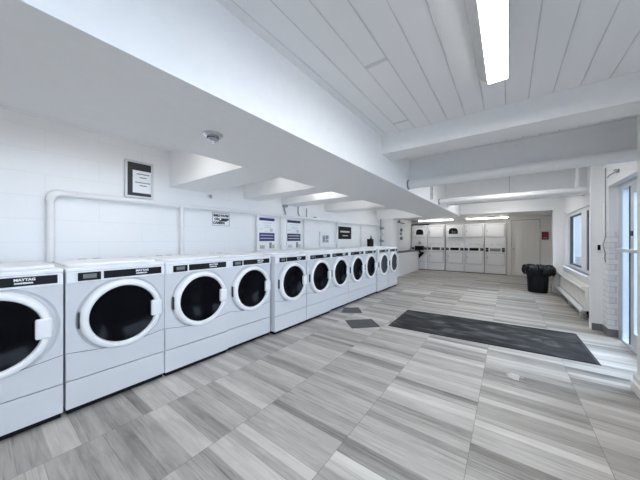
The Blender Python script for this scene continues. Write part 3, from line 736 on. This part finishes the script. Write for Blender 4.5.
# ceiling pipes
t = thing('ceiling_pipe', 'thick white pipe across the room below the front header', 'pipe', (0, 3.62, 2.085), 0, 'white pipes across the ceiling')
bm = bmesh.new(); cyl(bm, (-1.125, 0, 0.0), (1.095, 0, 0.02), 0.060, seg=28); obj('pipe_run', bm, 'pipe', t, smooth=True)
bm = bmesh.new(); cyl(bm, (-1.129, 0, 0), (-1.11, 0, 0), 0.066, seg=24); obj('collar', bm, 'midtxt', t, smooth=True)
t = thing('ceiling_pipe', 'white pipe with a short riser farther back, left end on the soffit', 'pipe', (0, 5.60, 2.085), 0, 'white pipes across the ceiling')
bm = bmesh.new(); cyl(bm, (-1.125, 0, 0), (1.095, 0, 0), 0.050, seg=24); obj('pipe_run', bm, 'pipe', t, smooth=True)
bm = bmesh.new(); cyl(bm, (0.865, 0, 0.03), (0.89, 0, 0.512), 0.026, seg=14); obj('riser', bm, 'pipe', t, smooth=True)
bm = bmesh.new(); cyl(bm, (-1.129, 0, 0), (-1.11, 0, 0), 0.056, seg=24); obj('collar', bm, 'midtxt', t, smooth=True)
bm = bmesh.new(); cyl(bm, (0.02, 0, 0.045), (0.02, 0, 0.515), 0.009, seg=8); obj('hanger', bm, 'metal', t)
# conduit and box on the soffit face
bm = bmesh.new(); box(bm, -1.13, -1.095, 4.87, 4.92, 2.04, 2.30); box(bm, -1.13, -1.090, 4.86, 4.93, 2.12, 2.15); tube(bm, [(-1.10, 4.895, 2.30), (-1.10, 4.895, ZT)], 0.014, 8)
tag(obj('junction_box', bm, 'chrome'), 'narrow grey metal junction box on the soffit face between the two pipes', 'junction box')

# ------------------------------------------------------------------ right side things
# convector under the window
t = thing('convector', 'long white convector heater with slats under the window', 'heater', (XR-0.004, 7.35, 0))
y0, y1 = -1.45, 1.20
bm = bmesh.new(); prism(bm, [(0.0, 0.16), (0.0, 0.545), (-0.12, 0.545), (-0.14, 0.535), (-0.14, 0.505), (-0.095, 0.495), (-0.085, 0.48), (-0.085, 0.18), (-0.08, 0.16)], y0, y1, 'xz'); obj('casing', bm, 'beige', t)
bm = bmesh.new()
for k in range(8):
    z = 0.222+k*0.036; box(bm, -0.098, -0.085, y0+0.01, y1-0.01, z, z+0.014)
obj('slat', bm, 'beige', t)
bm = bmesh.new(); prism(bm, [(-0.01, 0.155), (-0.10, 0.155), (-0.15, 0.135), (-0.15, 0.165), (-0.10, 0.195), (-0.10, 0.16)], y0, y1, 'xz'); obj('lower_lip', bm, 'vinyl', t)
bm = bmesh.new(); cyl(bm, (-0.075, y0+0.05, 0.075), (-0.075, y1+0.1, 0.075), 0.026, seg=14); obj('heating_pipe', bm, 'metal', t, smooth=True)
obj('gap_shade_plate', B(-0.02, 0.0, y0, y1, 0.0, 0.155), 'kick', t)  # black plate paints the shaded gap below the casing
for y in (-1.2, -0.2, 1.0):
    obj('foot', BB((-0.115, -0.03, y-0.02, y+0.02, 0.0, 0.154)), 'beige', t)
bm = bmesh.new(); cyl(bm, (-0.075, y1+0.1, 0.055), (-0.075, y1+0.22, 0.055), 0.045, seg=14); obj('end_valve', bm, 'beige', t, smooth=True)
# vertical conduit by the door and a small wall keypad
bm = bmesh.new(); tube(bm, [(XR-0.012, 5.20, 2.31), (XR-0.012, 5.20, 1.35), (XR-0.03, 5.22, 1.25), (XR-0.012, 5.21, 1.12), (XR-0.02, 5.19, 1.05), (XR-0.012, 5.19, 1.0)], 0.007, 8)
tag(obj('cable', bm, 'metal', smooth=True), 'thin grey cable running down the wall corner left of the glass door', 'cable')
t = thing('keypad', 'small black keypad on the white pilaster left of the glass door', 'keypad', (1.055, 5.36, 1.21))
obj('plate', B(-0.022, 0.022, -0.008, 0.0, -0.075, 0.05), 'vinyl', t, bevel=0.002)
obj('keys', B(-0.013, 0.016, -0.022, -0.008, -0.045, 0.03), 'black', t, bevel=0.003)
# tiny bracket above the door
bm = bmesh.new(); box(bm, XR-0.015, XR, 4.70, 4.76, 2.145, 2.185); tube(bm, [(XR-0.015, 4.73, 2.165), (XR-0.06, 4.80, 2.135), (XR-0.05, 4.92, 2.13)], 0.008, 8); tube(bm, [(XR-0.03, 4.70, 2.18), (XR-0.07, 4.58, 2.15)], 0.008, 8)
tag(obj('door_closer', bm, 'metal'), 'small grey metal arm on the wall above the glass door', 'bracket')
# red sign by back door
t = thing('red_sign', 'small square red sign on the wall right of the white back door', 'sign', (1.045, 11.826, 1.46))
obj('sign_plate', B(-0.092, 0.092, 0, 0.024, -0.135, 0.135), 'darkred', t, bevel=0.003)
obj('sign_face', B(-0.07, 0.07, -0.003, 0, -0.11, 0.11), 'red', t)
obj('white_line', B(-0.055, 0.055, -0.005, -0.003, -0.085, -0.065), 'greytxt', t)
# small wall plates on back wall right
# ------------------------------------------------------------------ trash bin
t = thing('trash_bin', 'black plastic trash bin with a black bag folded over its rim', 'trash bin', (0.60, 8.45, 0))
bm = bmesh.new()
def rsq(r, a, e=3.2):
    c, s = math.cos(a), math.sin(a); k = (abs(c)**e+abs(s)**e)**(-1/e); return r*k*c, r*k*s
rings = []
for r, z in ((0.0, 0.0), (0.185, 0.0), (0.195, 0.02), (0.225, 0.60), (0.215, 0.60), (0.185, 0.04), (0.0, 0.04)):
    if r == 0: rings.append([bm.verts.new((0, 0, z))]); continue
    rings.append([bm.verts.new((*rsq(r, 2*PI*i/48), z)) for i in range(48)])
for A, Bq in zip(rings, rings[1:]):
    for i in range(48):
        j = (i+1) % 48
        if len(A) == 1: bm.faces.new((A[0], Bq[i], Bq[j]))
        elif len(Bq) == 1: bm.faces.new((A[i], A[j], Bq[0]))
        else: bm.faces.new((A[i], A[j], Bq[j], Bq[i]))
obj('body', bm, 'bin', t, smooth=True)
bm = bmesh.new(); rnd = random.Random(5); nn = 110
prof = [(0.205, 0.20), (0.205, 0.585), (0.222, 0.665), (0.262, 0.675), (0.292, 0.63), (0.300, 0.55), (0.292, 0.475), (0.255, 0.445)]
fold = [rnd.uniform(-1, 1) for _ in range(nn)]
rings = []
for q, (r, z) in enumerate(prof):
    ring = []
    for i in range(nn):
        a = 2*PI*i/nn
        f = (math.sin(a*9+q*0.6)*0.3+math.sin(a*23+1.3+q)*0.3+fold[i]*0.45)
        amp = 0.002 if q < 2 else 0.022
        ex = 0.05*max(0, math.cos(a-0.25))**6 if q > 3 else 0
        x, y = rsq(r+f*amp+ex, a)
        zz = z + (f*0.018 if q >= 2 else 0) - (ex*0.6)
        if q == len(prof)-1: zz -= 0.03*math.sin(a*5)+0.02*fold[i]
        ring.append(bm.verts.new((x, y, zz)))
    rings.append(ring)
for A, Bq in zip(rings, rings[1:]):
    for i in range(nn):
        j = (i+1) % nn; bm.faces.new((A[i], A[j], Bq[j], Bq[i]))
bm.faces.new(rings[0][::-1])
bg = obj('liner_bag', bm, 'bag', t, smooth=False, label='black plastic bag folded over the rim')
# ------------------------------------------------------------------ mats
MC = Vector((-0.36, 4.353))
t = thing('floor_mat', 'large charcoal entrance mat lying in front of the glass door', 'mat', (MC.x, MC.y, 0))
mp = [Vector(q)-MC for q in ((-1.514, 4.813), (0.763, 4.972), (0.785, 3.878), (-1.471, 3.741))]
bm = bmesh.new(); prism(bm, [tuple(q) for q in mp], 0.0005, 0.006, 'xy'); obj('rubber_border', bm, 'mat_edge', t, bevel=0.002)
bm = bmesh.new(); prism(bm, [tuple(q*0.975) for q in mp], 0.006, 0.010, 'xy'); obj('carpet', bm, 'mat', t)
def small_mat(label, pts):
    cx = sum(p[0] for p in pts)/4; cy_ = sum(p[1] for p in pts)/4
    bm = bmesh.new(); prism(bm, pts, 0.0005, 0.006, 'xy')
    return tag(obj('small_mat', bm, 'smallmat', bevel=0.002), label, 'mat', 'small grey mats by the washers')
SM1 = [(-2.130, 3.585), (-1.815, 3.900), (-1.545, 3.630), (-1.860, 3.315)]
SM2 = [(-2.40, 3.94), (-2.46, 4.27), (-2.31, 4.42), (-2.10, 4.13)]
small_mat('small grey mat turned cornerwise between the washers and the large mat', SM1)
small_mat('small grey mat lying against the washers, farther back than the other', [(x-0.0, y) for x, y in [(-2.425, 3.93), (-2.545, 4.23), (-2.33, 4.42), (-2.10, 4.13)]])

# ------------------------------------------------------------------ daylight and camera
wd = bpy.data.worlds.new('sky'); S.world = wd; wd.use_nodes = True
bgn = wd.node_tree.nodes['Background']; bgn.inputs[0].default_value = (0.60, 0.78, 1.0, 1); bgn.inputs[1].default_value = 0.55
sl = bpy.data.lights.new('daylight', 'SUN'); so = bpy.data.objects.new('daylight', sl); C.objects.link(so)
sl.energy = 4.2; sl.angle = math.radians(110); sl.color = (0.76, 0.86, 1.0); so.rotation_euler = Vector((-0.85, 0.12, -0.50)).to_track_quat('-Z', 'Y').to_euler()

cam = bpy.data.cameras.new('camera'); co = bpy.data.objects.new('camera', cam); C.objects.link(co)
cam.sensor_width = 36; cam.lens = 255/640*36; cam.clip_start = 0.02
co.location = (0, 0, 1.31); co.rotation_euler = (PI/2, 0, math.atan((508-320)/255))
S.camera = co
S.view_settings.view_transform = 'Standard'; S.view_settings.look = 'None'; S.view_settings.gamma = 1; S.view_settings.use_curve_mapping = False
S.view_settings.exposure = 1.70
S.cycles.use_denoising = True
S.cycles.max_bounces = 16; S.cycles.diffuse_bounces = 10; S.cycles.sample_clamp_indirect = 8
